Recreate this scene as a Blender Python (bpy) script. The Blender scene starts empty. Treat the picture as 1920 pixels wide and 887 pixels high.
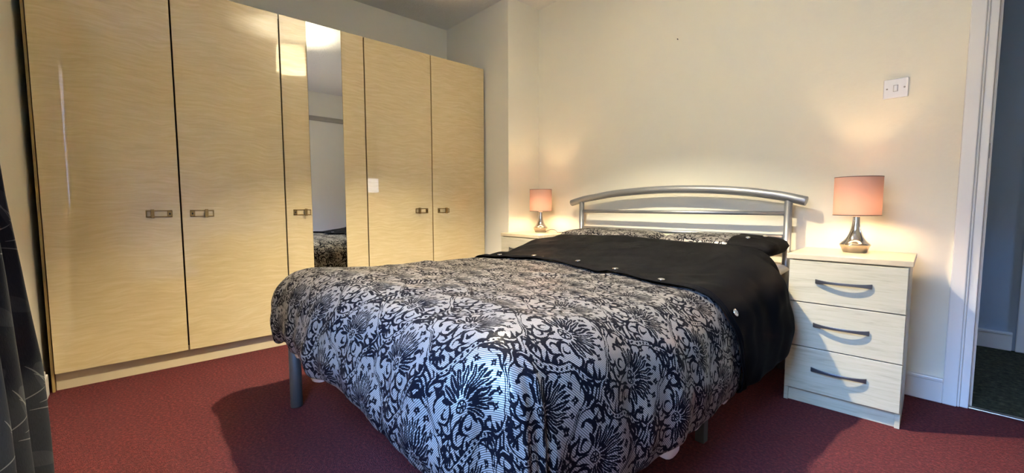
import bpy, bmesh, math, random
from mathutils import Vector, Matrix, noise
S = bpy.context.scene
C = S.collection
PI = math.pi
random.seed(4)

# ------------------------------------------------------------------ camera
CAM_H = 0.878
F_PX, YAW, PITCH, ROLL = 795.89, 0.8375, 0.0739, -0.0017
cd = bpy.data.cameras.new('camera'); cam = bpy.data.objects.new('camera', cd); C.objects.link(cam)
cd.sensor_width = 36.0; cd.lens = F_PX / 1920 * 36.0; cd.clip_start = 0.02
fw = Vector((-math.sin(YAW)*math.cos(PITCH), math.cos(YAW)*math.cos(PITCH), -math.sin(PITCH)))
rt = Vector((math.cos(YAW), math.sin(YAW), 0)); up = rt.cross(fw)
r2 = rt*math.cos(ROLL) + up*math.sin(ROLL); u2 = -rt*math.sin(ROLL) + up*math.cos(ROLL)
cam.matrix_world = Matrix(((r2.x, u2.x, -fw.x, 0), (r2.y, u2.y, -fw.y, 0), (r2.z, u2.z, -fw.z, CAM_H), (0, 0, 0, 1)))
S.camera = cam

# ------------------------------------------------------------------ light levels and exposure
SKY_COLOR, SKY_STRENGTH = (0.21, 0.45, 1.0), 72.0
SKY_EDGE, GROUND_COLOR = (.22, .55), (.076, .084, .098)
PENDANT_STRENGTH = 13500.0
BEDSIDE_STRENGTH = 360.0
EXPOSURE = 0.1
w = bpy.data.worlds.new('dusk sky'); S.world = w; w.use_nodes = True
w.node_tree.nodes['Background'].inputs[0].default_value = (*SKY_COLOR, 1)
w.node_tree.nodes['Background'].inputs[1].default_value = SKY_STRENGTH
wt = w.node_tree                              # open blue dusk sky above the dim roofs across the street
tc_ = wt.nodes.new('ShaderNodeTexCoord'); sp_ = wt.nodes.new('ShaderNodeSeparateXYZ'); mr_ = wt.nodes.new('ShaderNodeMapRange'); mr_.interpolation_type = 'SMOOTHSTEP'
mr_.inputs[1].default_value, mr_.inputs[2].default_value = SKY_EDGE; cr_ = wt.nodes.new('ShaderNodeMix'); cr_.data_type = 'RGBA'
cr_.inputs[6].default_value = (*GROUND_COLOR, 1); cr_.inputs[7].default_value = (*SKY_COLOR, 1)
wt.links.new(tc_.outputs['Generated'], sp_.inputs[0]); wt.links.new(sp_.outputs[2], mr_.inputs[0]); wt.links.new(mr_.outputs[0], cr_.inputs[0])
wt.links.new(cr_.outputs[2], wt.nodes['Background'].inputs[0])
vs = S.view_settings
vs.view_transform = 'Standard'; vs.look = 'None'; vs.exposure = EXPOSURE; vs.gamma = 1.0; vs.use_curve_mapping = False
try:
    S.cycles.use_denoising = True
    S.cycles.max_bounces = 8; S.cycles.diffuse_bounces = 5; S.cycles.glossy_bounces = 4
    S.cycles.transmission_bounces = 6; S.cycles.transparent_max_bounces = 8
    S.cycles.sample_clamp_indirect = 40.0; S.cycles.caustics_reflective = False; S.cycles.caustics_refractive = False
except Exception: pass
WIN = (-1.08, 0.02, 0.82, 2.10)          # the window behind the camera, in the front wall: x0, x1, z0, z1
def portal(loc, rot, sx, sy):
    l = bpy.data.lights.new('daylight_portal', 'AREA'); l.shape = 'RECTANGLE'; l.size = sx; l.size_y = sy
    l.cycles.is_portal = True
    o = bpy.data.objects.new('daylight_portal', l); o.location = loc; o.rotation_euler = rot; C.objects.link(o)
portal(((WIN[0]+WIN[1])/2, -0.37, (WIN[2]+WIN[3])/2), (PI/2, 0, 0), WIN[1]-WIN[0], WIN[3]-WIN[2])
portal((1.34, 3.2, 1.25), (0, PI/2, 0), 0.7, 0.3)

# ------------------------------------------------------------------ node helper
class N:
    def __init__(s, name, color=(.8,.8,.8), rough=.5, metal=0.0, spec=None, coat=0.0):
        s.m = bpy.data.materials.new(name); s.m.use_nodes = True; s.t = s.m.node_tree
        s.b = s.t.nodes['Principled BSDF']; s.out = s.t.nodes['Material Output']
        s.b.inputs['Base Color'].default_value = (*color, 1); s.b.inputs['Roughness'].default_value = rough
        s.b.inputs['Metallic'].default_value = metal
        if spec is not None: s.b.inputs['Specular IOR Level'].default_value = spec
        s.b.inputs['Coat Weight'].default_value = coat
    def n(s, typ, **k):
        x = s.t.nodes.new(typ)
        for a, v in k.items(): setattr(x, a, v)
        return x
    def link(s, a, b): s.t.links.new(a, b)
    def put(s, sock, v):
        if isinstance(v, bpy.types.NodeSocket): s.link(v, sock)
        elif v is not None: sock.default_value = v
    def M(s, op, a, b=None, c=None):
        x = s.n('ShaderNodeMath', operation=op)
        s.put(x.inputs[0], a); s.put(x.inputs[1], b); s.put(x.inputs[2], c); return x.outputs[0]
    def V(s, op, a, b=None, c=None):
        x = s.n('ShaderNodeVectorMath', operation=op)
        s.put(x.inputs[0], a); s.put(x.inputs[1], b); s.put(x.inputs[2], c)
        return x.outputs['Value'] if op == 'LENGTH' else x.outputs['Vector']
    def obj(s): return s.n('ShaderNodeTexCoord').outputs['Object']
    def uv(s): return s.n('ShaderNodeTexCoord').outputs['UV']
    def mapping(s, v, loc=(0,0,0), rot=(0,0,0), sc=(1,1,1), typ='POINT'):
        x = s.n('ShaderNodeMapping', vector_type=typ); s.put(x.inputs[0], v)
        x.inputs[1].default_value = loc; x.inputs[2].default_value = rot; x.inputs[3].default_value = sc
        return x.outputs[0]
    def noise(s, v, scale=5, detail=2, rough=.5, dist=0):
        x = s.n('ShaderNodeTexNoise'); s.put(x.inputs['Vector'], v); x.inputs['Scale'].default_value = scale
        x.inputs['Detail'].default_value = detail; x.inputs['Roughness'].default_value = rough
        x.inputs['Distortion'].default_value = dist; return x.outputs[0]
    def ramp(s, v, stops):
        x = s.n('ShaderNodeValToRGB'); s.put(x.inputs[0], v); r = x.color_ramp
        while len(r.elements) < len(stops): r.elements.new(.5)
        for e, (p, c) in zip(r.elements, stops): e.position = p; e.color = (*c, 1)
        return x.outputs[0]
    def mix(s, f, a, b):
        x = s.n('ShaderNodeMix', data_type='RGBA'); s.put(x.inputs[0], f)
        s.put(x.inputs[6], (*a, 1) if isinstance(a, tuple) else a); s.put(x.inputs[7], (*b, 1) if isinstance(b, tuple) else b)
        return x.outputs[2]
    def color(s, v): s.put(s.b.inputs['Base Color'], v)
    def bump(s, h, strength=.3, dist=.01):
        x = s.n('ShaderNodeBump'); x.inputs['Strength'].default_value = strength; x.inputs['Distance'].default_value = dist
        s.put(x.inputs['Height'], h); s.link(x.outputs[0], s.b.inputs['Normal'])

def wall_paint(name, col, tint):
    k = N(name, col, .62, spec=.3); o = k.obj()
    k.color(k.mix(k.noise(o, 2.2, 3), col, tint))
    k.bump(k.M('ADD', k.noise(o, 60, 3), k.M('MULTIPLY', k.noise(o, 9, 2), 1.5)), .18, .004); return k.m
M = {}
M['wall'] = wall_paint('cream wall paint', (.81,.775,.65), (.785,.75,.62))
M['hall_wall'] = wall_paint('grey hall paint', (.40,.47,.54), (.36,.43,.50))
k = N('textured ceiling plaster', (.82,.80,.73), .8, spec=.2); o = k.obj()
k.bump(k.M('ADD', k.noise(o, 55, 3, .6, .6), k.noise(o, 18, 2)), .7, .012); M['ceiling'] = k.m
k = N('red carpet pile', (.2,.03,.03), .95, spec=.1); o = k.obj()
f = k.noise(o, 95, 4, .75); g = k.noise(o, 5, 3, .6)
k.color(k.mix(k.M('MULTIPLY', g, .55), k.ramp(f, [(.34, (.045,.004,.006)), (.5, (.135,.0125,.015)), (.66, (.27,.038,.034))]), (.10,.010,.015)))
k.b.inputs['Sheen Weight'].default_value = .05; k.b.inputs['Sheen Roughness'].default_value = .6
k.bump(k.M('ADD', f, k.noise(o, 300, 2)), 1.0, .016); M['carpet'] = k.m
k = N('olive hall carpet', (.03,.03,.015), .95, spec=.1); o = k.obj(); f = k.noise(o, 45, 3, .7)
k.color(k.ramp(f, [(.35, (.018,.018,.010)), (.6, (.05,.048,.025)), (.75, (.11,.10,.06))])); k.bump(f, .8, .01); M['hall_carpet'] = k.m
k = N('white gloss paint', (.74,.73,.70), .32); k.bump(k.noise(k.obj(), 25, 2), .12, .004); M['gloss'] = k.m
M['trim_metal'] = N('brushed threshold metal', (.5,.45,.36), .35, 1).m

def laminate():
    k = N('pale yellow figured laminate', (.6,.46,.22), .22, spec=.35, coat=.9); o = k.obj()
    k.b.inputs['Coat Roughness'].default_value = .02; k.b.inputs['Coat IOR'].default_value = 1.65
    warp = k.noise(k.mapping(o, sc=(1, 2.6, 2.6)), 1.6, 2)
    q = k.V('ADD', k.mapping(o, sc=(1, 7, 85)), k.V('SCALE', warp)); 
    cm = k.n('ShaderNodeCombineXYZ'); k.link(k.M('MULTIPLY', warp, 7.0), cm.inputs[2])
    q = k.V('ADD', k.mapping(o, sc=(1, 7, 85)), cm.outputs[0])
    f = k.noise(q, 1.0, 4, .7, .3)
    broad = k.noise(k.mapping(o, sc=(1, 1.2, 7)), 1.3, 2)
    c = k.ramp(f, [(.30, (.53,.41,.215)), (.5, (.60,.475,.26)), (.68, (.665,.545,.32))])
    k.color(k.mix(k.M('MULTIPLY', broad, .5), c, (.625,.505,.29)))
    k.bump(k.noise(o, 3.5, 1), .05, .004)
    return k.m
M['laminate'] = laminate()
M['edge'] = N('yellow wood edging', (.36,.24,.085), .4).m
M['dark_gap'] = N('dark wardrobe side', (.02,.014,.010), .7).m
M['plinth'] = N('cream plinth board', (.60,.50,.32), .45).m
M['mirror'] = N('mirror silver', (.78,.82,.87), .015, 1).m
M['brass'] = N('shadow darkened brass', (.30,.20,.08), .35, 1).m  # brass darkened in its base colour for the shadow outlines of the handles
M['dark'] = N('black keyhole', (.01,.008,.006), .6).m
def maple():
    k = N('light maple veneer', (.7,.62,.47), .38, spec=.4); o = k.obj()
    f = k.noise(k.mapping(o, sc=(3.5, 3.5, 42)), 1.6, 4, .65, .8); sp = k.noise(k.mapping(o, sc=(20, 20, 160)), 1, 2)
    c = k.ramp(f, [(.30, (.36,.315,.215)), (.46, (.45,.405,.285)), (.7, (.50,.455,.335))])
    k.color(k.mix(k.M('MULTIPLY', sp, .25), c, (.42,.39,.30))); return k.m
M['maple'] = maple()
k = N('maple top veneer', (.7,.6,.4), .33, spec=.45); o = k.obj()
f = k.noise(k.mapping(o, sc=(3, 40, 3)), 1.6, 4, .6, .6)
k.color(k.ramp(f, [(.3, (.46,.36,.23)), (.5, (.54,.45,.30)), (.7, (.58,.49,.34))])); M['maple_top'] = k.m
M['pewter'] = N('dark pewter metal', (.13,.13,.14), .35, .8).m
k = N('silver metallic paint', (.27,.28,.30), .42, .72); k.bump(k.noise(k.obj(), 400, 1), .03, .001); M['silver'] = k.m
M['dull_silver'] = N('dull grey leg metal', (.05,.046,.043), .55, .1).m
M['chrome'] = N('polished nickel', (.62,.58,.53), .09, 1).m
M['brushed'] = N('brushed nickel', (.58,.50,.42), .32, 1).m
M['white_plastic'] = N('white switch plastic', (.76,.76,.78), .3).m
M['screw'] = N('dull screw', (.3,.28,.25), .4, .8).m
M['cord'] = N('dark cord rubber', (.03,.02,.015), .5).m
M['black_cloth'] = (lambda k: (k.color(k.mix(k.noise(k.obj(), 7, 3), (.0025,.0025,.0028), (.0055,.0055,.006))), k.bump(k.noise(k.obj(), 260, 2), .15, .001), k.m)[-1])(N('black satin cotton', (.01,.01,.011), .5, spec=.07))
M['black_cloth'].node_tree.nodes['Principled BSDF'].inputs['IOR'].default_value = 1.12
M['white_cloth'] = (lambda k: (k.bump(k.noise(k.obj(), 30, 3), .3, .006), k.m)[-1])(N('off white cotton', (.72,.68,.66), .8, spec=.2))
M['mattress'] = N('cream mattress ticking', (.55,.47,.37), .85, spec=.2).m
M['jewel'] = N('silvered button', (.75,.76,.80), .12, 1).m
M['shade_rim'] = N('brown shade trim', (.06,.035,.03), .6).m

def shade_mat(name, col, tcol, fac):
    m = bpy.data.materials.new(name); m.use_nodes = True; t = m.node_tree; t.nodes.clear()
    out = t.nodes.new('ShaderNodeOutputMaterial'); mx = t.nodes.new('ShaderNodeMixShader'); mx.inputs[0].default_value = fac
    d = t.nodes.new('ShaderNodeBsdfDiffuse'); d.inputs[0].default_value = (*col, 1)
    r = t.nodes.new('ShaderNodeBsdfTranslucent'); r.inputs[0].default_value = (*tcol, 1)
    tc = t.nodes.new('ShaderNodeTexCoord'); mp = t.nodes.new('ShaderNodeMapping'); mp.inputs[3].default_value = (30, 30, 400)
    nz = t.nodes.new('ShaderNodeTexNoise'); nz.inputs['Scale'].default_value = 2
    bp = t.nodes.new('ShaderNodeBump'); bp.inputs['Strength'].default_value = .12; bp.inputs['Distance'].default_value = .002
    t.links.new(tc.outputs['Object'], mp.inputs[0]); t.links.new(mp.outputs[0], nz.inputs[0]); t.links.new(nz.outputs[0], bp.inputs['Height'])
    t.links.new(bp.outputs[0], d.inputs['Normal'])
    t.links.new(d.outputs[0], mx.inputs[1]); t.links.new(r.outputs[0], mx.inputs[2]); t.links.new(mx.outputs[0], out.inputs[0])
    return m
M['pink_shade'] = shade_mat('pink linen shade', (.40,.26,.22), (.80,.42,.30), .032)
M['cream_shade'] = shade_mat('cream pendant shade', (.80,.77,.66), (.90,.84,.70), .26)
def emit(name, col, st):
    m = bpy.data.materials.new(name); m.use_nodes = True; t = m.node_tree; t.nodes.clear()
    out = t.nodes.new('ShaderNodeOutputMaterial'); e = t.nodes.new('ShaderNodeEmission')
    e.inputs[0].default_value = (*col, 1); e.inputs[1].default_value = st; t.links.new(e.outputs[0], out.inputs[0]); return m
M['pendant_bulb'] = emit('warm pendant bulb', (1.0, .88, .65), PENDANT_STRENGTH)
M['bedside_bulb'] = emit('warm bedside bulb', (1.0, .70, .40), BEDSIDE_STRENGTH)
m = bpy.data.materials.new('window glass'); m.use_nodes = True; t = m.node_tree; t.nodes.clear()
out = t.nodes.new('ShaderNodeOutputMaterial'); mx = t.nodes.new('ShaderNodeMixShader'); mx.inputs[0].default_value = .06
a = t.nodes.new('ShaderNodeBsdfTransparent'); b = t.nodes.new('ShaderNodeBsdfGlossy'); b.inputs['Roughness'].default_value = .01
t.links.new(a.outputs[0], mx.inputs[1]); t.links.new(b.outputs[0], mx.inputs[2]); t.links.new(mx.outputs[0], out.inputs[0]); M['glass'] = m

# ------------------------------------------------------------------ damask
TU, TV = 28.0, 32.0       # repeat in cm, half-drop
def damask(name, silver=(.265,.243,.22), ribdark=(.055,.05,.047), black=(.003,.003,.005), ribs=True):
    k = N(name, (.5,.5,.5), .4)
    p = k.V('SCALE', k.uv()); p.node.inputs['Scale'].default_value = 100.0
    # slight hand-drawn irregularity
    nz = k.n('ShaderNodeTexNoise'); k.link(p, nz.inputs['Vector']); nz.inputs['Scale'].default_value = .28; nz.inputs['Detail'].default_value = 0
    wob = k.V('SCALE', k.V('SUBTRACT', nz.outputs['Color'], (.5,.5,.5))); wob.node.inputs['Scale'].default_value = 1.9
    pw = k.V('ADD', p, wob)
    nz2 = k.n('ShaderNodeTexNoise'); k.link(p, nz2.inputs['Vector']); nz2.inputs['Scale'].default_value = 1.7; nz2.inputs['Detail'].default_value = 1
    wob2 = k.V('SCALE', k.V('SUBTRACT', nz2.outputs['Color'], (.5,.5,.5))); wob2.node.inputs['Scale'].default_value = .45
    pw = k.V('ADD', pw, wob2)
    xs = k.n('ShaderNodeSeparateXYZ'); k.link(pw, xs.inputs[0]); X, Y = xs.outputs[0], xs.outputs[1]
    def wrap(v, per, off):
        return k.M('WRAP', k.M('ADD', v, off), per/2, -per/2)
    x1, y1, x2, y2 = wrap(X, TU, 0), wrap(Y, TV, 0), wrap(X, TU, TU/2), wrap(Y, TV, TV/2)
    ax = k.M('MULTIPLY', X, 2*PI/TU); ay = k.M('MULTIPLY', Y, 2*PI/TV)
    h0 = k.M('ADD', k.M('COSINE', ax), k.M('COSINE', ay))
    h = k.M('MULTIPLY_ADD', k.M('MULTIPLY', k.M('SINE', ax), k.M('SINE', k.M('MULTIPLY', ay, 2.0))), .38, h0)
    sel = k.M('LESS_THAN', h, 0.0)
    def mixf(a, b): 
        return k.M('ADD', k.M('MULTIPLY', b, sel), k.M('MULTIPLY', a, k.M('SUBTRACT', 1.0, sel)))
    lx, ly = mixf(x1, x2), mixf(y1, y2)
    alx = k.M('ABSOLUTE', lx)
    cb = k.n('ShaderNodeCombineXYZ'); k.link(alx, cb.inputs[0]); k.link(ly, cb.inputs[1]); q = cb.outputs[0]
    cb2 = k.n('ShaderNodeCombineXYZ'); k.link(lx, cb2.inputs[0]); k.link(ly, cb2.inputs[1]); q0 = cb2.outputs[0]
    st = {'d': None, 'q': q, 'q0': q0, 'n': 0}
    def add(d):
        st['d'] = d if st['d'] is None else k.M('MINIMUM', st['d'], d)
        st['n'] += 1
        if st['n'] % 4 == 0:                      # chain the shapes so that the shader evaluates them one after another
            for key in ('q', 'q0'): st[key] = k.V('MULTIPLY_ADD', st['d'], (1e-7,)*3, st[key])
    def cut(d): st['d'] = k.M('MAXIMUM', st['d'], k.M('MULTIPLY', d, -1.0))
    def ell(cx, cy, a, b, ang=0, src=None):                      # b along the leaf, ang clockwise from up
        v = k.mapping(st['q0' if src else 'q'], (cx, cy, 0), (0, 0, -math.radians(ang)), (a, b, 1), 'TEXTURE')
        return k.M('SUBTRACT', k.V('LENGTH', v), 1.0)
    def cres(cx, cy, r, ox, oy, rr, src=None):
        a = ell(cx, cy, r, r, 0, src); b = ell(cx+ox, cy+oy, rr, rr, 0, src)
        return k.M('MAXIMUM', a, k.M('MULTIPLY', b, -1.0))
    def polar(r0, ang, a, b, cx=0.0, cy=-1.2, src=None):
        t_ = math.radians(ang); add(ell(cx + r0*math.sin(t_), cy + r0*math.cos(t_), a, b, ang, src))
    # fan of feathered leaves
    for ang, r0, a, b in ((0,5.9,.52,2.7),(15,5.7,.54,2.6),(30,5.6,.60,2.6),(46,5.3,.66,2.5),(63,5.0,.70,2.4),(82,4.7,.66,2.3),(101,4.5,.52,2.0)):
        polar(r0, ang, a, b)
    for ang, r0, a, b in ((7.5,8.0,.36,1.2),(23,7.9,.36,1.2),(38,7.7,.38,1.1),(55,7.3,.40,1.1)):
        polar(r0, ang, a, b)
    for ang in (10, 33, 58, 84): polar(3.0, ang, .42, 1.15)
    for ang, r0 in ((0,6.0),(15,5.8),(30,5.7),(46,5.4),(63,5.1),(82,4.8)):          # pale midribs
        t_ = math.radians(ang); cut(ell(r0*math.sin(t_), -1.2 + r0*math.cos(t_), .09, 1.7, ang))
    # little outer flowers
    for ang, r0 in ((0,10.2),(19,10.0),(38,9.6),(57,9.1),(76,8.3)):
        t_ = math.radians(ang); cx, cy = r0*math.sin(t_), -1.2 + r0*math.cos(t_)
        add(ell(cx, cy, 1.0, .34, ang)); add(ell(cx, cy, .34, 1.0, ang)); add(ell(cx, cy, .32, .85, ang+45))
        cut(ell(cx, cy, .17, .17))
    # heart of the flower: dark star with a pale ring
    add(ell(0, -1.2, 1.5, 1.5)); cut(ell(0, -1.2, 1.15, 1.15))
    for ang in (0, 60, 120, 180): polar(.75, ang, .22, .75)
    # scrolls under the fan
    add(cres(3.7, -4.3, 2.3, .55, .25, 1.95)); add(cres(4.0, -4.2, 1.15, -.35, .3, .85)); add(ell(4.6, -4.6, .42, .42))
    add(cres(2.1, -7.1, 2.2, .35, .55, 1.85)); add(cres(2.5, -6.9, 1.0, .25, -.3, .72))
    add(cres(6.9, -2.9, 1.9, -.5, -.5, 1.6)); add(ell(7.6, -4.6, .5, .7, 30)); add(ell(8.7, -2.0, .45, .9, 60))
    add(cres(9.0, -.2, 1.5, .35, .45, 1.2)); add(cres(5.4, -7.6, 1.5, .45, .1, 1.2)); add(ell(5.6, -7.7, .38, .38)); add(cres(4.2, 10.6, 1.3, -.4, -.35, 1.05)); add(ell(2.9, 12.2, .35, 1.0, 40))
    add(ell(1.0, -4.4, .35, 1.7, 12)); add(ell(.6, -9.6, .30, 1.5, 172))
    for ang in (180, 158, 135, 112): polar(2.3, ang, .42, 1.25, 0, -10.0)
    add(ell(0, -8.6, .9, .9)); cut(ell(0, -8.6, .45, .45))
    # corner sprays, standing over each crossing of the frame (one-sided, so the cloth looks drawn and not mirrored)
    add(cres(-1.4, 12.6, 2.1, .5, -.35, 1.75, 1)); add(cres(1.6, 11.9, 1.5, -.4, -.3, 1.2, 1)); add(ell(.3, 13.3, .5, 1.6, 20, 1))
    add(cres(11.6, .6, 1.7, -.5, .3, 1.35, 1)); add(cres(-11.2, -1.0, 1.8, .5, .4, 1.45, 1)); add(ell(-10.4, 1.6, .6, 1.4, -30, 1)); add(ell(10.9, -2.0, .5, 1.3, 200, 1))
    # ogee frame: double line with beads, leafy on one side
    ah = k.M('ABSOLUTE', h)
    add(k.M('MULTIPLY', k.M('SUBTRACT', k.M('ABSOLUTE', k.M('SUBTRACT', ah, .19)), .045), 4.0))
    beads = k.M('MAXIMUM', k.M('SUBTRACT', ah, .075), k.M('MULTIPLY', k.M('SINE', k.M('MULTIPLY', k.M('ADD', X, k.M('MULTIPLY', Y, 1.7)), 2.6)), -.2))
    add(beads)
    saw = k.M('PINGPONG', k.M('MULTIPLY_ADD', Y, .62, k.M('MULTIPLY', alx, .25)), .5)
    along = k.M('SINE', k.M('MULTIPLY_ADD', Y, 2*PI/TV*3, .9))
    wleaf = k.M('MULTIPLY', k.M('MAXIMUM', along, 0.0), k.M('MULTIPLY_ADD', saw, 1.1, .0))
    add(k.M('MAXIMUM', k.M('SUBTRACT', h, k.M('ADD', wleaf, .20)), k.M('SUBTRACT', .17, h)))
    along2 = k.M('SINE', k.M('MULTIPLY_ADD', Y, 2*PI/TV*3, 3.6))
    wl2 = k.M('MULTIPLY', k.M('MAXIMUM', along2, 0.0), k.M('MULTIPLY_ADD', saw, 1.1, -.02)); nh = k.M('MULTIPLY', h, -1.0)
    add(k.M('MAXIMUM', k.M('SUBTRACT', nh, k.M('ADD', wl2, .18)), k.M('SUBTRACT', .15, nh)))
    d = st['d']
    mask = k.M('LESS_THAN', d, 0.0)
    xr = k.n('ShaderNodeSeparateXYZ'); k.link(p, xr.inputs[0])
    dd = k.M('MULTIPLY', k.M('SUBTRACT', xr.outputs[0], xr.outputs[1]), .7071)
    rib = k.M('SINE', k.M('MULTIPLY', dd, 2*PI/.46))
    ribm = k.M('GREATER_THAN', rib, -.1)
    base = k.mix(ribm, silver, ribdark) if ribs else k.mix(.25, silver, ribdark)
    k.color(k.mix(mask, base, black))
    k.put(k.b.inputs['Roughness'], k.M('MULTIPLY_ADD', mask, .12, .33))
    k.put(k.b.inputs['Metallic'], k.M('MULTIPLY_ADD', mask, -.25, .25))
    k.put(k.b.inputs['Specular IOR Level'], k.M('MULTIPLY_ADD', mask, -.44, .5)); k.put(k.b.inputs['IOR'], k.M('MULTIPLY_ADD', mask, -.15, 1.45))
    k.bump(rib, .12, .0008)
    return k.m
M['damask'] = damask('silver and black damask')

def curtain_mat():
    k = N('charcoal leaf curtain fabric', (.02,.022,.026), .7, spec=.25)
    p = k.V('SCALE', k.uv()); p.node.inputs['Scale'].default_value = 100.0
    xs = k.n('ShaderNodeSeparateXYZ'); k.link(p, xs.inputs[0])
    cb = k.n('ShaderNodeCombineXYZ'); k.link(k.M('WRAP', xs.outputs[0], 13.0, -13.0), cb.inputs[0]); k.link(k.M('WRAP', xs.outputs[1], 20.0, -20.0), cb.inputs[1]); q = cb.outputs[0]
    def ell(cx, cy, a, b, ang):
        v = k.mapping(q, (cx, cy, 0), (0, 0, -math.radians(ang)), (a, b, 1), 'TEXTURE'); return k.M('SUBTRACT', k.V('LENGTH', v), 1.0)
    lf = None
    for s_ in ((-8,-12,2.0,5.0,25),(-3,-8,1.8,4.6,-40),(4,-13,1.8,4.8,60),(8,-4,2.0,5.0,-10),(-9,3,1.7,4.4,-55),(0,6,2.0,5.2,20),(7,12,1.8,4.8,-35),(-6,14,1.8,4.6,50)):
        e = ell(*s_); lf = e if lf is None else k.M('MINIMUM', lf, e)
    leaf = k.M('LESS_THAN', lf, 0.0)
    st = None
    for i, s_ in enumerate(((-2,4,.13,3.2,70),(0,6,.13,3.4,50),(2,8,.13,3.0,30),(-1,1,.12,3.4,95),(3,3,.12,2.6,120),(-4,7,.12,2.4,20),(1,-1,.12,2.8,80),(-3,-3,.12,2.6,100))):
        e = ell(*s_); st = e if st is None else k.M('MINIMUM', st, e)
    stripe = k.M('LESS_THAN', st, 0.0)
    fine = k.noise(k.mapping(p, sc=(3, .3, 1)), 3, 2)
    c = k.mix(fine, (.010,.011,.013), (.022,.024,.028))
    c = k.mix(k.M('MULTIPLY', leaf, k.M('MULTIPLY_ADD', k.noise(p, .25, 1), 1.1, -.1)), c, (.05,.053,.056))
    k.color(k.mix(stripe, c, (.14,.137,.13))); k.bump(fine, .2, .002); return k.m
M['curtain'] = curtain_mat()

# ------------------------------------------------------------------ mesh helpers
def obj(name, bm, mat, parent=None, smooth=False, bevel=0.0, seg=2, sub=0, normals=True):
    if normals: bmesh.ops.recalc_face_normals(bm, faces=bm.faces)
    me = bpy.data.meshes.new(name); bm.to_mesh(me); bm.free()
    mats = mat if isinstance(mat, (list, tuple)) else [mat]
    for m_ in mats: me.materials.append(m_)
    if smooth is True:
        for p in me.polygons: p.use_smooth = True
    o = bpy.data.objects.new(name, me); C.objects.link(o)
    if parent: o.parent = parent
    if bevel:
        b = o.modifiers.new('bevel', 'BEVEL'); b.width = bevel; b.segments = seg; b.limit_method = 'ANGLE'; b.angle_limit = math.radians(40)
    if sub:
        s_ = o.modifiers.new('subdivision', 'SUBSURF'); s_.levels = sub; s_.render_levels = sub
    return o
def box(bm, x0, x1, y0, y1, z0, z1, mi=0):
    v = [bm.verts.new((x, y, z)) for z in (z0, z1) for y in (y0, y1) for x in (x0, x1)]
    for f in ((0,2,3,1),(4,5,7,6),(0,1,5,4),(2,6,7,3),(0,4,6,2),(1,3,7,5)):
        fc = bm.faces.new([v[i] for i in f]); fc.material_index = mi
def BX(*bs):
    bm = bmesh.new()
    for b in bs: box(bm, *b)
    return bm
def lathe(bm, prof, cx=0, cy=0, seg=48, closed=False):
    rings = []
    for r, z in prof:
        if r < 1e-6: rings.append([bm.verts.new((cx, cy, z))])
        else: rings.append([bm.verts.new((cx + r*math.cos(2*PI*i/seg), cy + r*math.sin(2*PI*i/seg), z)) for i in range(seg)])
    pairs = list(zip(rings, rings[1:])) + ([(rings[-1], rings[0])] if closed else [])
    for a, b in pairs:
        for i in range(seg):
            j = (i+1) % seg
            if len(a) == 1 and len(b) == 1: continue
            if len(a) == 1: bm.faces.new((a[0], b[i], b[j]))
            elif len(b) == 1: bm.faces.new((a[i], a[j], b[0]))
            else: bm.faces.new((a[i], a[j], b[j], b[i]))
def tube(bm, pts, r, seg=20, cap=True, rz=None):
    pts = [Vector(p) for p in pts]; rings = []
    for i, p in enumerate(pts):
        t_ = (pts[min(i+1, len(pts)-1)] - pts[max(i-1, 0)]).normalized()
        a = t_.cross(Vector((0, 1, 0)) if abs(t_.y) < .9 else Vector((0, 0, 1))).normalized(); b = t_.cross(a).normalized()
        ra, rb = (r, r) if rz is None else (rz, r)
        rings.append([bm.verts.new(p + a*ra*math.cos(2*PI*j/seg) + b*rb*math.sin(2*PI*j/seg)) for j in range(seg)])
    for A, B in zip(rings, rings[1:]):
        for j in range(seg): bm.faces.new((A[j], A[(j+1) % seg], B[(j+1) % seg], B[j]))
    if cap: bm.faces.new(rings[0][::-1]); bm.faces.new(rings[-1])
def T(name, label, cat, loc=(0,0,0), rz=0, group=None):
    o = bpy.data.objects.new(name, None); C.objects.link(o); o.empty_display_size = .05
    o.location = loc; o.rotation_euler = (0, 0, rz); o['label'] = label; o['category'] = cat
    if group: o['group'] = group
    return o
def tag(o, label, cat, group=None):
    o['label'] = label; o['category'] = cat
    if group: o['group'] = group
    return o
def struct(name, bm, mat, label=None, parent=None, **k):
    o = obj(name, bm, mat, parent, **k)
    if parent is None: o['kind'] = 'structure'
    if label: o['label'] = label
    return o
def sstep(a, b, x):
    t_ = max(0.0, min(1.0, (x-a)/(b-a))); return t_*t_*(3-2*t_)

# ------------------------------------------------------------------ room
XL, XR, YF, YB, H = -3.459, 0.79, -0.335, 2.643, 2.51
XS, YC = -2.590, 2.296            # boxed corner beside the wardrobes
DX0, DX1, DH = 0.0, 0.74, 2.02    # doorway
HY, HX0, HX1 = 3.90, -0.9, 1.30   # hall beyond
T_ = .12
struct('floor', BX((XL-T_, XR+T_, YF-T_, YB+.03, -.1, 0)), M['carpet'], 'dark red bedroom carpet')
struct('floor.001', BX((HX0-T_, HX1+T_, YB+.03, HY+T_, -.1, -.002)), M['hall_carpet'], 'dark olive patterned hall carpet beyond the doorway')
struct('ceiling', BX((XL-T_, HX1+T_, YF-T_, HY+T_, H, H+.1)), M['ceiling'], 'white textured plaster ceiling')
struct('wall_back', BX((XL-T_, XS, YC, YB+T_, 0, H), (XS, DX0-.012, YB, YB+T_, 0, H), (DX0-.012, DX1+.012, YB, YB+T_, DH+.012, H), (DX1+.012, HX1, YB, YB+T_, 0, H)),
       M['wall'], 'cream wall behind the headboard, stepped forward beside the wardrobes')
struct('wall_left', BX((XL-T_, XL, YF-T_, YC+.01, 0, H)), M['wall'], 'cream wall behind the wardrobes')
x0, x1, z0, z1 = WIN
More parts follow.
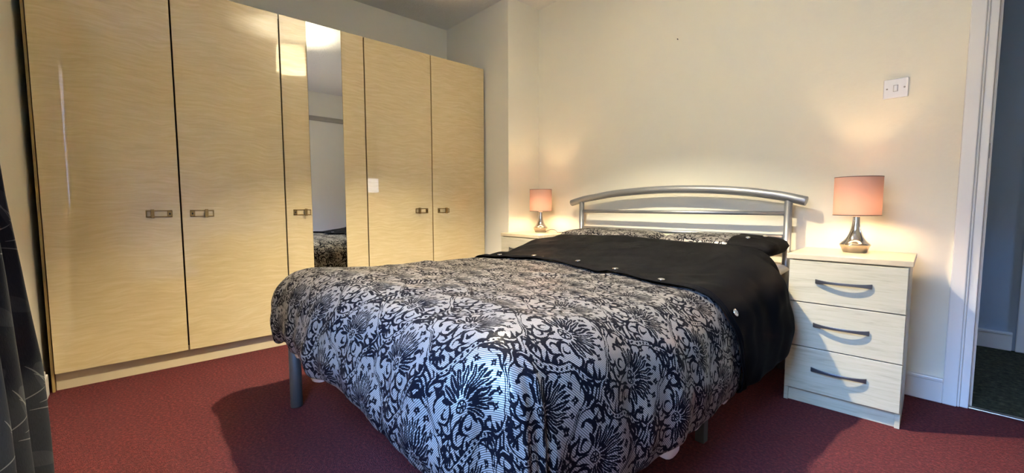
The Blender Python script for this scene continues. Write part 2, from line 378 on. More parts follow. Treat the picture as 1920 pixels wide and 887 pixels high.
struct('wall_front', BX((XL, x0, YF-T_, YF, 0, H), (x1, XR+T_, YF-T_, YF, 0, H), (x0, x1, YF-T_, YF, 0, z0), (x0, x1, YF-T_, YF, z1, H)), M['wall'], 'cream window wall beside the curtain')
struct('wall_right', BX((XR, XR+T_, YF, YB, 0, H)), M['wall'], 'cream wall seen in the mirror')
struct('trim_1', BX((XR-.022, XR, YF, YB, 2.10, 2.165)), N('drab rail paint', (.36,.33,.27), .5).m, 'drab rail high on the wall seen in the mirror', bevel=.004)
wy0, wy1, wz0, wz1 = 3.02, 3.40, 1.08, 1.36
struct('wall_hall', BX((HX0-T_, HX1, HY, HY+T_, 0, H), (HX0-T_, HX0, YB+T_, HY, 0, H)), M['hall_wall'], 'dim grey wall of the hall beyond the doorway')
struct('wall_hall_right', BX((HX1, HX1+T_, YB, wy0, 0, H), (HX1, HX1+T_, wy1, HY+T_, 0, H), (HX1, HX1+T_, wy0, wy1, 0, wz0), (HX1, HX1+T_, wy0, wy1, wz1, H)), M['hall_wall'])
# windows
def window_frame(name, boxes, glass, label):
    w_ = struct(name, BX(*boxes), M['gloss'], label, bevel=.004)
    g_ = obj('glass', BX(glass), M['glass'], w_); return w_
fr = .05
window_frame('window_1', [(x0, x1, YF-.08, YF-.03, z0, z0+fr), (x0, x1, YF-.08, YF-.03, z1-fr, z1), (x0, x0+fr, YF-.08, YF-.03, z0+fr, z1-fr),
    (x1-fr, x1, YF-.08, YF-.03, z0+fr, z1-fr), ((x0+x1)/2-.025, (x0+x1)/2+.025, YF-.08, YF-.03, z0+fr, z1-fr), (x0-.03, x1+.03, YF-.03, YF+.05, z0-.03, z0)],
    (x0+fr, x1-fr, YF-.058, YF-.054, z0+fr, z1-fr), 'white framed bedroom window')
window_frame('window_2', [(HX1+.02, HX1+.07, wy0, wy1, wz0, wz0+.02), (HX1+.02, HX1+.07, wy0, wy1, wz1-.02, wz1), (HX1+.02, HX1+.07, wy0, wy0+.02, wz0+.02, wz1-.02), (HX1+.02, HX1+.07, wy1-.02, wy1, wz0+.02, wz1-.02)],
    (HX1+.043, HX1+.046, wy0+.02, wy1-.02, wz0+.02, wz1-.02), 'small hall window')
# skirting
def skirt(name, boxes, label=None):
    return struct(name, BX(*boxes), M['gloss'], label, bevel=.004)
skirt('baseboard_back', [(XS, DX0-.079, YB-.018, YB, 0, .095), (XS, DX0-.079, YB-.026, YB, .095, .112), (XS-.0, XS+.016, YC, YB-.03, 0, .10)], 'white skirting board beside the doorway')
skirt('baseboard_front', [(-2.868, XR, YF, YF+.018, 0, .10), (-2.868, XR, YF, YF+.011, .10, .114)], 'cream skirting board between curtain and wardrobe')
skirt('baseboard_right', [(XR-.018, XR, YF+.03, YB-.03, 0, .11)])
skirt('baseboard_hall', [(HX0, .155, HY-.02, HY, 0, .095), (HX0, .155, HY-.026, HY, .095, .112)], 'grey white skirting board in the hall')
# doorway: lining, stop bead, architrave
d = T('door_1', 'white painted doorway frame opening on the dark hall', 'doorway')
del d['category']; d['kind'] = 'structure'
obj('architrave', BX((DX0-.080, DX0-.034, YB-.018, YB, 0, DH+.08), (DX0-.034, DX0-.026, YB-.012, YB, 0, DH+.03), (DX1+.012, DX1+.05, YB-.018, YB, 0, DH+.08), (DX0-.034, DX1+.05, YB-.018, YB, DH+.034, DH+.08)), M['gloss'], d, bevel=.004)
obj('door_lining', BX((DX0-.026, DX0, YB-.004, YB+T_+.004, 0, DH), (DX1, DX1+.012, YB, YB+T_, 0, DH), (DX0-.026, DX1+.012, YB-.004, YB+T_, DH, DH+.026)), M['gloss'], d, bevel=.003)
obj('door_stop', BX((DX0, DX0+.010, YB+.045, YB+T_, 0, DH), (DX0+.01, DX1, YB+.045, YB+T_, DH-.012, DH)), M['gloss'], d, bevel=.002)
bm = bmesh.new(); box(bm, DX0-.001, DX0+.003, YB+.012, YB+.036, 1.07, 1.13)
obj('strike_plate', bm, M['screw'], d, bevel=.001)
struct('trim_2', BX((DX0, DX1, YB+.002, YB+.032, 0, .006)), M['trim_metal'], 'thin metal threshold strip between red and olive carpets', bevel=.002)
d2 = T('door_2', 'grey white door frame at the far side of the hall', 'door'); del d2['category']; d2['kind'] = 'structure'
obj('architrave', BX((.168, .245, HY-.022, HY, 0, 2.08), (.168, 1.02, HY-.022, HY, 2.0, 2.08), (.95, 1.02, HY-.022, HY, 0, 2.0)), M['gloss'], d2, bevel=.004)
obj('door_panel', BX((.245, .95, HY-.012, HY, .005, 2.0), (.33, .86, HY-.018, HY-.012, .2, .9), (.33, .86, HY-.018, HY-.012, 1.05, 1.85)), M['gloss'], d2, bevel=.004)

# ------------------------------------------------------------------ wardrobes
WX = -2.875; ZT, ZB = 2.0154, .0885
YD = [-.3002, .2077, .7185, 1.2382, 1.7599, 2.2754]
def handle(door, y, z, flip, length):
    # rounded brass back plate with a long slot, a keyhole and a standing finger bar
    L, Hh = length/2, .0185
    h_ = BX((WX, WX+.004, y-L, y+L, z+Hh-.006, z+Hh), (WX, WX+.004, y-L, y+L, z-Hh, z-Hh+.006))
    e = L-.022
    if flip > 0: box(h_, WX, WX+.004, y-L, y-L+.006, z-Hh, z+Hh); box(h_, WX, WX+.004, y+e, y+L, z-Hh, z+Hh); kx = y+L-.011; bar = y-L*.42
    else: box(h_, WX, WX+.004, y+L-.006, y+L, z-Hh, z+Hh); box(h_, WX, WX+.004, y-L, y-e, z-Hh, z+Hh); kx = y-L+.011; bar = y+L*.42
    hd = obj('handle', h_, M['brass'], door, bevel=.0015)
    obj('finger_bar', BX((WX+.003, WX+.020, bar-.008, bar-.001, z-.021, z+.022), (WX+.020, WX+.024, bar-.012, bar+.003, z-.022, z+.023)), M['brass'], hd, bevel=.0015)
    bm = BX((WX+.0041, WX+.0050, kx-.0035, kx+.0035, z-.006, z+.004)); obj('keyhole', bm, M['dark'], hd)
def wardrobe(i0, i1, label, doors):
    ya, yb = YD[i0], YD[i1]
    r = T('wardrobe', label, 'wardrobe', (0, 0, 0), 0, 'fitted bedroom wardrobes')
    g = .002
    XB = WX-.565
    obj('carcass', BX((XB, WX-.024, ya+g, ya+.018, .11, ZT-.02), (XB, WX-.024, yb-.018, yb-g, .11, ZT-.02), (XB, WX-.024, ya+.018, yb-.018, ZT-.038, ZT-.02),
        (XB, WX-.024, ya+.018, yb-.018, .11, .128), (XB, XB+.01, ya+.018, yb-.018, .11, ZT-.038)), M['dark_gap'], r)
    obj('plinth', BX((WX-.055, WX-.034, ya+g, yb-g, 0, .11), (XB, WX-.055, ya+g, ya+.02, 0, .11), (XB, WX-.055, yb-.02, yb-g, 0, .11)), M['plinth'], r, bevel=.001)
    if i0 == 0: obj('side_panel', BX((XB, WX-.012, ya-.010, ya-.0005, .0, ZT-.004)), M['edge'], r, bevel=.001)
    for k_, (kind, hy, fl, hl) in enumerate(doors):
        a, b = YD[i0+k_], YD[i0+k_+1]; q_ = .0035
        a += q_; b -= q_
        if kind == 'mirror':
            ma, mb = .8716, 1.0861
            d_ = obj('door', BX((WX-.020, WX, a, ma, ZB, ZT), (WX-.020, WX, mb, b, ZB, ZT), (WX-.020, WX-.006, ma, mb, ZB, ZT)), [M['laminate']], r, bevel=.0015)
            obj('mirror_panel', BX((WX-.005, WX-.0015, ma+.001, mb-.001, ZB, ZT)), M['mirror'], d_)['label'] = 'tall narrow mirror strip'
        else:
            bm = bmesh.new(); box(bm, WX-.020, WX, a, b, ZB, ZT)
            for f_ in bm.faces:
                if abs(f_.calc_center_median().y - a) < 1e-4: f_.material_index = 1
            d_ = obj('door', bm, [M['laminate'], M['edge']], r, bevel=.0015)
        handle(d_, hy, .836, fl, hl)
    return r
wardrobe(0, 2, 'pale yellow glossy wardrobe with two plain doors, nearest the window and curtain', [('plain', .117, 1, .108), ('plain', .299, -1, .108)])
wardrobe(2, 3, 'narrow pale yellow wardrobe with a tall mirror strip set in its single door', [('mirror', .812, -1, .104)])
wardrobe(3, 5, 'pale yellow glossy wardrobe with two plain doors, farthest from the window', [('plain', 1.664, 1, .108), ('plain', 1.858, -1, .108)])

# ------------------------------------------------------------------ bed frame
bed = T('bed_frame', 'silver tubular metal double bed frame with curved top headboard rail', 'bed', (-1.36, 1.55, 0))
def B(name, bm, mat, parent=None, **k):
    for v in bm.verts: v.co -= Vector(bed.location)
    return obj(name, bm, mat, parent or bed, **k)
HYB = YB - .085
arc = [(-2.146,.893),(-2.03,.920),(-1.904,.938),(-1.77,.956),(-1.636,.966),(-1.5,.9725),(-1.36,.975),(-1.224,.973),(-1.05,.965),(-.889,.950),(-.78,.934),(-.707,.921),(-.605,.895)]
def smooth_path(p, n=6):
    out_ = []
    for i in range(len(p)-1):
        a, b, c, d_ = p[max(i-1,0)], p[i], p[i+1], p[min(i+2,len(p)-1)]
        for j in range(n):
            t_ = j/n
            out_.append([.5*((2*b[q])+(-a[q]+c[q])*t_+(2*a[q]-5*b[q]+4*c[q]-d_[q])*t_*t_+(-a[q]+3*b[q]-3*c[q]+d_[q])*t_**3) for q in range(len(b))])
    out_.append(list(p[-1])); return out_
bm = bmesh.new(); tube(bm, [(x, HYB, z) for x, z in smooth_path(arc)], .024, 28); B('curved_rail', bm, M['silver'], smooth=False, bevel=.002)
for px, zt in ((-2.047, .908), (-.684, .905)):
    bm = bmesh.new(); lathe(bm, [(0, .003), (.0185, .003), (.0185, zt), (0, zt)], px, HYB, 28); po = B('headboard_post', bm, M['silver'])
for z_, rr in ((.832, .0115), (.7075, .0125)):
    bm = bmesh.new(); tube(bm, [(-2.032, HYB, z_), (-.700, HYB, z_)], rr, 20); B('crossbar', bm, M['silver'])
bm = bmesh.new(); tube(bm, [(-2.03, HYB, .40), (-.70, HYB, .40)], .0125, 16); B('crossbar', bm, M['silver'])
for sx in (-2.03, -.715): B('side_rail', BX((sx-.015, sx+.015, .50, HYB, .27, .33)), M['silver'], bevel=.003)
B('foot_rail', BX((-2.0, -.745, .485, .525, .27, .33)), M['silver'], bevel=.003)
for fx in (-1.975, -.750):
    bm = bmesh.new(); lathe(bm, [(0, 0), (.024, 0), (.0245, .004), (.0245, .345), (0, .350)], fx, .505, 28); B('leg', bm, M['dull_silver'])['label'] = 'thick round foot leg'
for fx in (-.660, -2.07):
    B('leg', BX((fx-.0165, fx+.0165, 1.525, 1.56, 0, .30)), M['dull_silver'], bevel=.002)
for o in C.objects:
    if o.type == 'MESH' and o.parent == bed and o.name.split('.')[0] in ('curved_rail', 'headboard_post', 'crossbar', 'leg'):
        for p in o.data.polygons: p.use_smooth = len(p.vertices) == 4 and len(o.data.vertices) > 30
for yy in [.7+.24*i for i in range(8)]: B('slat', BX((-2.0, -.745, yy, yy+.06, .315, .333)), M['maple'])

# mattress
bm = BX((-2.03, -.705, .53, 2.525, .335, .505)); mt = tag(obj('mattress', bm, M['mattress'], bevel=.035, seg=4, smooth=True), 'cream mattress on the metal bed frame under the duvet', 'mattress')

# ------------------------------------------------------------------ pillows
def pillow_bm(cx, cy, cz, hx, hy, hz, tilt=0.0, seed=0, n=26, top_only=False):
    bm = bmesh.new(); uvl = bm.loops.layers.uv.new('UVMap'); grid = {}
    for side in (1, -1):
        for i in range(n+1):
            for j in range(n+1):
                if side == -1 and (i in (0, n) or j in (0, n)): grid[(side, i, j)] = grid[(1, i, j)]; continue
                u, v = -1+2*i/n, -1+2*j/n
                cr = 1 - .10*(abs(u)*abs(v))**4; px = u*hx*cr*(1-.035*(1-v*v)*abs(u)**3); py = v*hy*cr*(1-.035*(1-u*u)*abs(v)**3)
                hgt = hz*((1-abs(u)**4)*(1-abs(v)**3.2))**.42
                nn = noise.noise(Vector((u*2+seed*7, v*2, seed)))*.10 + noise.noise(Vector((u*6+seed*3, v*6, seed)))*.035
                z = side*hgt*(1+nn) + tilt*py
                grid[(side, i, j)] = bm.verts.new((cx+px, cy+py, cz+z))
    for side in (1, -1):
        for i in range(n):
            for j in range(n):
                q_ = [grid[(side, i, j)], grid[(side, i+1, j)], grid[(side, i+1, j+1)], grid[(side, i, j+1)]]
                ij = [(i, j), (i+1, j), (i+1, j+1), (i, j+1)]
                if side == -1: q_.reverse(); ij.reverse()
                try: f_ = bm.faces.new(q_)
                except ValueError: continue
                f_.material_index = 0; f_.smooth = True
                for l, (a, b) in zip(f_.loops, ij): l[uvl].uv = ((a/n*2*hx)+seed*.13, (b/n*2*hy)+.05)
    return bm
tag(obj('pillow', pillow_bm(-1.00, 2.315, .550, .375, .215, .040, 0, 1), M['white_cloth'], smooth=True), 'white pillow at the bottom of the stack beside the right-hand chest of drawers', 'pillow', 'white pillows under the patterned ones')
tag(obj('pillow', pillow_bm(-1.69, 2.32, .546, .295, .205, .034, 0, 2), M['white_cloth'], smooth=True), 'white pillow hidden under the patterned pillow nearer the wardrobes', 'pillow', 'white pillows under the patterned ones')
pl = T('pillow', 'patterned silver and black pillow nearer the wardrobes, propped below the headboard', 'pillow', (-1.63, 2.36, .62), 0, 'patterned pillows')
def local(bm, root):
    for v in bm.verts: v.co -= Vector(root.location)
    return bm
obj('pillowcase', local(pillow_bm(-1.665, 2.385, .664, .365, .155, .053, .04, 3), pl), M['damask'], pl, smooth=True)
pr = T('pillow', 'patterned pillow with a black buttoned flap, nearer the right-hand chest of drawers', 'pillow', (-.97, 2.36, .62), 0, 'patterned pillows')
bm = pillow_bm(-.958, 2.385, .664, .318, .155, .055, .04, 4, n=40)
def split(bm, xcut):
    other = bm.copy()
    for b_, keep in ((bm, lambda x: x < xcut), (other, lambda x: x >= xcut)):
        dead = [f_ for f_ in b_.faces if not keep(f_.calc_center_median().x)]; bmesh.ops.delete(b_, geom=dead, context='FACES')
    return bm, other
ba, bb = split(bm, -.86)
obj('pillowcase', local(ba, pr), M['damask'], pr, smooth=True, normals=False)
obj('flap', local(bb, pr), M['black_cloth'], pr, smooth=True, normals=False)['label'] = 'plain black buttoned end of the pillowcase'
def button(parent, p, nrm, r=.011):
    bm = bmesh.new(); lathe(bm, [(0, 0), (r*.8, 0), (r, .002), (r*.9, .004), (r*.55, .0045), (r*.45, .0035), (0, .0032)], 0, 0, 20)
    rot = Vector((0, 0, 1)).rotation_difference(Vector(nrm).normalized()).to_matrix()
    for v in bm.verts: v.co = rot @ v.co + Vector(p) - Vector(parent.location)
    return obj('button', bm, M['jewel'], parent, smooth=True)
for p in ((-.785, 2.30, .712), (-.735, 2.39, .718)): button(pr, p, (.1, -.35, .9))

# ------------------------------------------------------------------ duvet
DXL, DYF, DYE = -1.955, .595, 2.205
R0 = .17
def ztop(x, y):
    z = .604 - .030*sstep(.5, 1.35, y) + .012*sstep(1.5, 1.8, y) + .052*sstep(1.75, 2.05, y) + .034*sstep(2.0, 2.2, y)
    z += .010*math.sin(PI*min(1, max(0, (x+2.0)/1.3)))
    return z
def xr_of(y): return -.708 - .060*sstep(2.02, 2.15, y)
LT_R, LT_L, LT_F = .455, .40, .372
def cloth(a, b, off=0.0):
    """a: metres across from the left edge of the flat top, b: metres from its foot edge, outside 0..W / <0 the cloth hangs"""
    y = DYF + max(b, 0.0)
    tl = .075*sstep(1.98, 2.12, y); W = xr_of(y) - DXL - tl
    Wr = -.708 - DXL
    ex = a - Wr if a > Wr else (a if a < 0 else 0.0)
    ey = b if b < 0 else 0.0
    bx = DXL + tl + (min(max(a, 0), Wr))*W/Wr
    L2 = math.hypot(ex, ey)
    base_z = ztop(bx, y)
    if L2 < 1e-9: nx = ny = 0.0; L = 0.0; Lt = .4
    else:
        nx, ny = ex/L2, ey/L2
        L = (abs(ex)**2.6 + abs(ey)**2.6)**(1/2.6)
        wx, wy = nx*nx, ny*ny
        Lt = (LT_R if ex > 0 else LT_L)*wx + LT_F*wy + .03*4*wx*wy
        per = a*abs(ny) + b*abs(nx) + math.atan2(ny, nx)*.12
        Lt += .018*noise.noise(Vector((per*3.1, 3.3, 0))) + .008*noise.noise(Vector((per*11, 1.3, 0)))
    th = min(L/R0, PI/2)
    outw = R0*math.sin(th); drop = R0*(1-math.cos(th))
    Lh = L - R0*PI/2
    if Lh > 0:
        hang = Lt - R0*PI/2
        l1 = min(Lh, hang); drop += l1; outw += .012*math.sin(PI*min(1, l1/max(hang, .05)))
        if Lh > hang:                                    # the hem rolls under
            rc = .022; ph = min((Lh-hang)/rc, PI*.9); outw -= rc*(1-math.cos(ph)); drop += rc*math.sin(ph)
    n3 = Vector((nx*math.sin(th), ny*math.sin(th), math.cos(th)))
    dsp = .016*noise.noise(Vector((a*2.7, b*2.7, 1.7))) + .007*noise.noise(Vector((a*7, b*7, 5.1))) + .0025*noise.noise(Vector((a*22, b*22, 9)))
    if L > 0:
        per = a*abs(ny) + b*abs(nx)
        amp = sstep(.03, .25, L)
        dsp += amp*(.028*noise.noise(Vector((per*5.2, L*1.5, 7.7))) + .011*noise.noise(Vector((per*13, L*3, 2.2))))
    else:
        fold = abs(noise.noise(Vector((a*1.6+b*1.1, b*2.6-a*.9, 12.3))))
        dsp += .012*max(0, .18-fold)/.18*.6
    if b > 1.35 : dsp *= 1 - .4*sstep(1.35, 1.6, b)
    P_ = Vector((bx + nx*outw, y + ny*outw if ey < 0 else y, base_z - drop)) + n3*(dsp+off)
    return P_
WR = -.708 - DXL
ROLL_ = .062
def amin(): return -(LT_L + ROLL_)
def amax(): return WR + LT_R + ROLL_
def b_end(a):
    ex = max(0, a-WR, -a)
    return DYE - DYF + .02*noise.noise(Vector((a*3, 8.8, 0))) - .10*sstep(0.05, .4, ex)
def band_edge(a):
    pts = [(-.5,.95),(.0,.93),(.2,.925),(.55,.99),(.9,.93),(1.15,.86),(1.26,.855),(1.40,.88),(1.55,.93),(1.8,1.02)]
    for (p0, q0), (p1, q1) in zip(pts, pts[1:]):
        if p0 <= a <= p1: return q0+(q1-q0)*sstep(0, 1, (a-p0)/(p1-p0))
    return pts[-1][1]
def cloth_grid(name, fa, fb, na, nb, off, mat, parent, ridge=None, sub=1):
    bm = bmesh.new(); uvl = bm.loops.layers.uv.new('UVMap'); g = []
    for i in range(na+1):
        a = fa(i/na); row = []
        for j in range(nb+1):
            b = fb(a, j/nb); o_ = off(a, b, j/nb) if callable(off) else off
            v = bm.verts.new(cloth(a, b, o_) - Vector(parent.location)); row.append((v, (a, b)))
        g.append(row)
    for i in range(na):
        for j in range(nb):
            q_ = [g[i][j], g[i+1][j], g[i+1][j+1], g[i][j+1]]
            f_ = bm.faces.new([v for v, _ in q_]); f_.smooth = True
            for l, (_, t_) in zip(f_.loops, q_): l[uvl].uv = (t_[0]+.07, t_[1]+.5)
    return obj(name, bm, mat, parent, smooth=True, sub=sub, normals=False)
duv = T('duvet', 'silver and black damask duvet with a black buttoned band, spread over the bed', 'duvet', (-1.33, 1.3, .55))
fb_min = -(LT_F + ROLL_)
cv = cloth_grid('damask_cover', lambda t_: amin()+t_*(amax()-amin()), lambda a, t_: fb_min + t_*(band_edge(a)+.03-fb_min), 150, 110, 0.0, M['damask'], duv)
def band_off(a, b, t_):
    s_ = b - band_edge(a)
    rg = 0
    for c_ in (.004, .026, .046): rg += max(0, 1-abs(s_-c_)/.011)
    return .006 + .012*rg + (.003*noise.noise(Vector((a*9, b*4, 3))) + .016*(.5-abs(noise.noise(Vector((a*1.9+b*1.2, b*5.5-a*1.3, 6.1)))))*(1 if s_ > 0 else 0))*sstep(.05, .16, s_)*(1-.9*sstep(.9, 1.0, t_))
def band_b(a, t_):
    e0, e1 = band_edge(a), b_end(a)
    if t_ <= .25: return e0 + t_/.25*.07
    return e0+.07 + (t_-.25)/.75*(e1-e0-.07)
bd = cloth_grid('band', lambda t_: amin()+t_*(amax()-amin()), band_b, 150, 64, band_off, M['black_cloth'], duv); bd['label'] = 'plain black top band of the duvet cover'
# the band's thick turned end resting on the pillows
def end_b(a, t_): return b_end(a)
bm = bmesh.new(); g = []
na = 150
for i in range(na+1):
    a = amin()+(amax()-amin())*i/na; row = []
    for j in range(7):
        ph = PI*j/6; b = b_end(a) + .013*math.sin(ph); row.append(bm.verts.new(cloth(a, b, .006-.016*(1-math.cos(ph))/1.0) - Vector(duv.location)))
    g.append(row)
for i in range(na):
    for j in range(6):
        bm.faces.new((g[i][j], g[i+1][j], g[i+1][j+1], g[i][j+1])).smooth = True
obj('hem_fold', bm, M['black_cloth'], duv, smooth=True, normals=False)
# white lining showing under the hem here and there
def lin(name, fpath, n_):
    bm = bmesh.new(); pr_ = None
    for i in range(n_+1):
        a, b, na_, nb_, wob = fpath(i/n_)
        p0 = cloth(a, b, -.020); 
        p1 = p0 + Vector((0, 0, -.026 - .055*max(0, wob)))
        p2 = p1 + Vector((na_*-.03, nb_*-.03, .004))
        c_ = [bm.verts.new(p - Vector(duv.location)) for p in (p0+Vector((0,0,.02)), p1, p2)]
        if pr_:
            for u_ in (0, 1): bm.faces.new((pr_[u_], c_[u_], c_[u_+1], pr_[u_+1])).smooth = True
        pr_ = c_
    return obj(name, bm, M['white_cloth'], duv, smooth=True)
lin('lining', lambda t_: ((-.05+t_*(WR+.1)), -(LT_F-.01), 0, -1, noise.noise(Vector((t_*19, 4.4, 0)))), 120)['label'] = 'white lining under the hem'
lin('lining', lambda t_: (WR+LT_R-.01, t_*1.2, 1, 0, noise.noise(Vector((t_*14, 9.4, 0)))-.1), 90)['label'] = 'white lining under the hem'
# buttons on the band
def on_cloth(x, y):
    return (x - DXL), (y - DYF)
def cloth_button(a, b, r=.0145):
    p = cloth(a, b, .010); n_ = (cloth(a+.01, b, .01)-p).cross(cloth(a, b+.01, .01)-p)
    button(duv, p + n_.normalized()*.001, n_, r)
for a in (.06, .33, .60, .86, 1.12, 1.415): cloth_button(a, band_edge(a)+.085)

# ------------------------------------------------------------------ bedside chests
def chest(label, loc, rz, wd=.391, dp=.377, ht=.6627):
    r = T('bedside_chest', label, 'chest of drawers', loc, rz, 'bedside chests of drawers')
    obj('body', BX((0, .016, .0, dp, 0, ht-.022), (wd-.016, wd, .0, dp, 0, ht-.022), (.016, wd-.016, dp-.006, dp, .03, ht-.022), (.016, wd-.016, .002, dp-.006, .058, .074), (.016, wd-.016, .012, .024, ht-.04, ht-.022)), M['maple'], r, bevel=.001)
    obj('plinth', BX((.016, wd-.016, .010, .024, 0, .060)), M['maple'], r, bevel=.001)
    obj('top', BX((-.010, wd+.010, -.012, dp+.004, ht-.022, ht)), M['maple_top'], r, bevel=.0025)
    for z0_, z1_ in ((.066, .2575), (.2615, .4530), (.4570, ht-.0275)):
        d_ = obj('drawer', BX((.003, wd-.003, -.016, -.001, z0_, z1_), (.03, wd-.03, -.001, dp*.8, z0_+.02, z1_-.03)), M['maple'], r, bevel=.0012)
        zc = (z0_+z1_)/2 + .006; cx = wd/2-.003; hl = .093; bm = bmesh.new(); prev = None
        n_ = 20
        for i in range(n_+1):
            t_ = -1+2*i/n_; x = cx + t_*hl; yb_ = -.016 - .020*(1-t_*t_)**.8 - .003; w_ = .0050 + .0045*t_*t_*abs(t_); th_ = .0034
            if abs(t_) > .93: yb_ = -.0165-.003
            ring = [bm.verts.new((x, yb_-th_, zc-w_)), bm.verts.new((x, yb_+th_, zc-w_)), bm.verts.new((x, yb_+th_, zc+w_)), bm.verts.new((x, yb_-th_, zc+w_))]
            if prev:
                for q_ in range(4): bm.faces.new((prev[q_], prev[(q_+1) % 4], ring[(q_+1) % 4], ring[q_]))
            else: bm.faces.new(ring)
            prev = ring
        bm.faces.new(prev[::-1])
        obj('handle', bm, M['pewter'], d_, bevel=.0012)
    return r
chest('light maple three-drawer bedside chest standing beside the doorway', (-.566, 2.1735, 0), .0564)
chest('light maple bedside chest half hidden by the bed, in the corner next to the wardrobes', (-2.497, 2.150, 0), 0)

# ------------------------------------------------------------------ lamps
def bulb(parent, z, mat, r=.022, base_z=None):
    bm = bmesh.new(); lathe(bm, [(0, z-r*1.3), (r*.55, z-r*1.2), (r*.8, z-r*.6), (r, z), (r*.85, z+r*.55), (r*.45, z+r*.92), (0, z+r)], 0, 0, 20)
    return obj('bulb', bm, mat, parent, smooth=True)
def table_lamp(label, loc, cord=False):
    r = T('table_lamp', label, 'lamp', loc, 0, 'lit bedside table lamps')
    bm = bmesh.new(); lathe(bm, [(0, 0), (.041, 0), (.043, .002), (.0555, .032), (.0570, .0345)], 0, 0, 64)
    obj('lower_base', bm, M['brushed'], r, smooth=True)['label'] = 'brushed metal lower half of the base'
    prof = [(.0570, .0345), (.0560, .0375), (.0500, .043), (.0420, .050), (.0345, .060), (.0285, .072), (.0235, .086), (.0193, .100), (.0160, .116), (.0138, .132), (.0128, .150), (.0126, .165)]
    bm = bmesh.new(); lathe(bm, prof + [(.0126, .176), (0, .176)], 0, 0, 64); obj('stem', bm, M['chrome'], r, smooth=True)
    z0_, z1_, ro, rn = .168, .337, .0865, .0865
    bm = bmesh.new(); lathe(bm, [(ro, z0_), (rn, z1_)], 0, 0, 64)
    sh = obj('shade', bm, M['pink_shade'], r, smooth=False)
    for p in sh.data.polygons: p.use_smooth = abs(p.normal.z) < .5
    for z_ in (z0_, z1_):
        bm = bmesh.new(); lathe(bm, [(ro+.0006, z_-.0016), (ro+.0006, z_+.0016), (ro-.002, z_+.0016), (ro-.002, z_-.0016)], 0, 0, 64, closed=True); obj('rim', bm, M['shade_rim'], sh)
    bm = bmesh.new(); lathe(bm, [(0, .160), (.0135, .160), (.0135, .183), (0, .183)], 0, 0, 20); obj('bulb_holder', bm, M['brushed'], r)
    bm = bmesh.new()
    for q_ in range(3):
        t_ = q_*2*PI/3; tube(bm, [(.012*math.cos(t_), .012*math.sin(t_), .178), ((ro-.002)*math.cos(t_), (ro-.002)*math.sin(t_), z0_+.012)], .0009, 6)
    obj('shade_ring', bm, M['screw'], sh)
    bulb(r, .207, M['bedside_bulb'])
    if cord:
        bm = bmesh.new(); pts = smooth_path([(.040, .010, .004), (.060, .018, .014), (.085, .030, .024), (.112, .040, .022), (.130, .045, .010), (.137, .047, .002), (.140, .075, .002), (.135, .110, .002)])
        tube(bm, pts, .0022, 8); obj('cord', bm, M['cord'], r, smooth=True)
    return r
table_lamp('lit pink shaded lamp on the chest beside the doorway', (-.383, 2.435, .6627))
table_lamp('lit pink shaded lamp with dark cord on the corner chest near the wardrobes', (-2.352, 2.425, .6627), cord=True)

# pendant
pd = T('pendant_lamp', 'cream drum pendant lamp hanging from the ceiling, reflected in the wardrobe doors', 'lamp', (-1.33, 1.20, H))
bm = bmesh.new(); lathe(bm, [(0, 0), (.045, 0), (.045, -.012), (.02, -.03), (0, -.03)], 0, 0, 32); obj('ceiling_rose', bm, M['white_plastic'], pd, smooth=True)
bm = bmesh.new(); tube(bm, [(0, 0, -.03), (0, 0, -.14)], .003, 8); obj('cord', bm, M['white_plastic'], pd)
bm = bmesh.new(); lathe(bm, [(0, -.14), (.018, -.14), (.02, -.20), (0, -.20)], 0, 0, 20); obj('bulb_holder', bm, M['white_plastic'], pd)
bm = bmesh.new(); lathe(bm, [(.125, -.385), (.118, -.165)], 0, 0, 64)
sh = obj('shade', bm, M['cream_shade'], pd, smooth=False)
for p in sh.data.polygons: p.use_smooth = abs(p.normal.z) < .5
bm = bmesh.new()
for q_ in range(3):
    t_ = q_*2*PI/3; tube(bm, [(.018*math.cos(t_), .018*math.sin(t_), -.19), (.1165*math.cos(t_), .1165*math.sin(t_), -.19)], .0012, 6)
obj('shade_ring', bm, M['white_plastic'], sh)
bm = bmesh.new(); z_ = -.262; r_ = .030
lathe(bm, [(0, z_+.055), (.014, z_+.05), (.02, z_+.03), (r_, z_), (r_*.8, z_-r_*.6), (r_*.4, z_-r_*.92), (0, z_-r_)], 0, 0, 24); obj('bulb', bm, M['pendant_bulb'], pd, smooth=True)

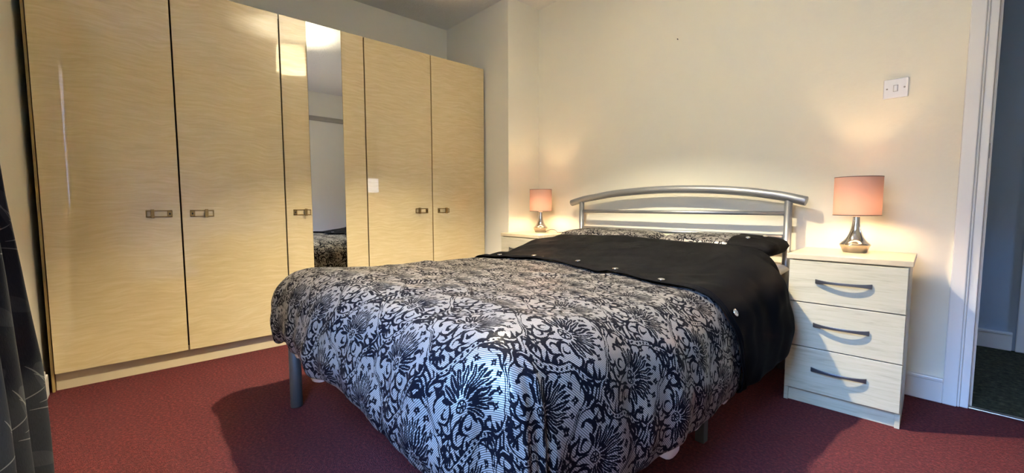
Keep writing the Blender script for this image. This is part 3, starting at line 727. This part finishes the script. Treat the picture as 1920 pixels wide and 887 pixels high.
# ------------------------------------------------------------------ light switch and nail
sw = T('light_switch', 'white single light switch on the cream wall near the doorway', 'light switch', (-.300, YB, 1.408), 0)
obj('faceplate', BX((-.043, .043, -.010, 0, -.043, .043)), M['white_plastic'], sw, bevel=.003)
obj('rocker', BX((-.0065, .0065, -.0145, -.010, -.0125, .0125)), M['white_plastic'], sw, bevel=.002)
obj('rocker_surround', BX((-.0085, .0085, -.0106, -.0098, -.0145, .0145)), M['screw'], sw)
for sx in (-.030, .030):
    bm = bmesh.new(); lathe(bm, [(0, -.0005), (.0035, 0), (.0035, .002), (0, .002)], 0, 0, 12)
    for v in bm.verts: v.co = Vector((sx+v.co.x, -.0115+v.co.z, v.co.y))
    obj('screw', bm, M['screw'], sw)
bm = bmesh.new(); tube(bm, [(-1.358, YB+.002, 1.924), (-1.358, YB-.008, 1.926)], .003, 8); tag(obj('nail', bm, M['cord']), 'small dark nail left high in the bare wall above the headboard', 'nail')

# ------------------------------------------------------------------ curtain
bm = bmesh.new(); uvl = bm.loops.layers.uv.new('UVMap'); nx_, nz_ = 150, 70; g = []
def cur_edge(z):
    pts = [(0,-1.52),(.2,-1.525),(.5,-1.50),(.62,-1.44),(.75,-1.375),(.90,-1.28),(1.0,-1.235),(1.3,-1.17),(2.2,-1.12)]
    for (a, b), (c_, d_) in zip(pts, pts[1:]):
        if z <= c_: return b+(d_-b)*(z-a)/(c_-a)
    return pts[-1][1]
for j in range(nz_+1):
    z = .02 + 2.20*j/nz_; xe = cur_edge(z); xi = -1.02; row = []
    for i in range(nx_+1):
        t_ = i/nx_; x = xe + (xi-xe)*t_
        ph = t_*2*PI*2.6 + 1.4
        y = -.248 + .070*math.sin(ph+.25*math.sin(z*2)) + .012*noise.noise(Vector((t_*9, z*1.5, 3)))
        row.append((bm.verts.new((x + .012*math.cos(ph)*1.0, y, z)), (t_*.70, z)))
    g.append(row)
for j in range(nz_):
    for i in range(nx_):
        q_ = [g[j][i], g[j][i+1], g[j+1][i+1], g[j+1][i]]; f_ = bm.faces.new([v for v, _ in q_])
        for l, (_, t_) in zip(f_.loops, q_): l[uvl].uv = t_
cu = tag(obj('curtain', bm, M['curtain'], smooth=True, normals=False), 'long charcoal curtain with pale leaf pattern hanging beside the window', 'curtain')
so = cu.modifiers.new('thickness', 'SOLIDIFY'); so.thickness = .002
bm = bmesh.new(); tube(bm, [(-1.30, -.215, 2.245), (.25, -.215, 2.245)], .012, 16)
cr = tag(obj('curtain_pole', bm, M['pewter'], smooth=True), 'dark metal curtain pole above the window', 'curtain pole')
for x in (-1.28, .23):
    bm = bmesh.new(); tube(bm, [(x, YF, 2.245), (x, -.215, 2.245)], .006, 10); obj('bracket', bm, M['pewter'], cr)
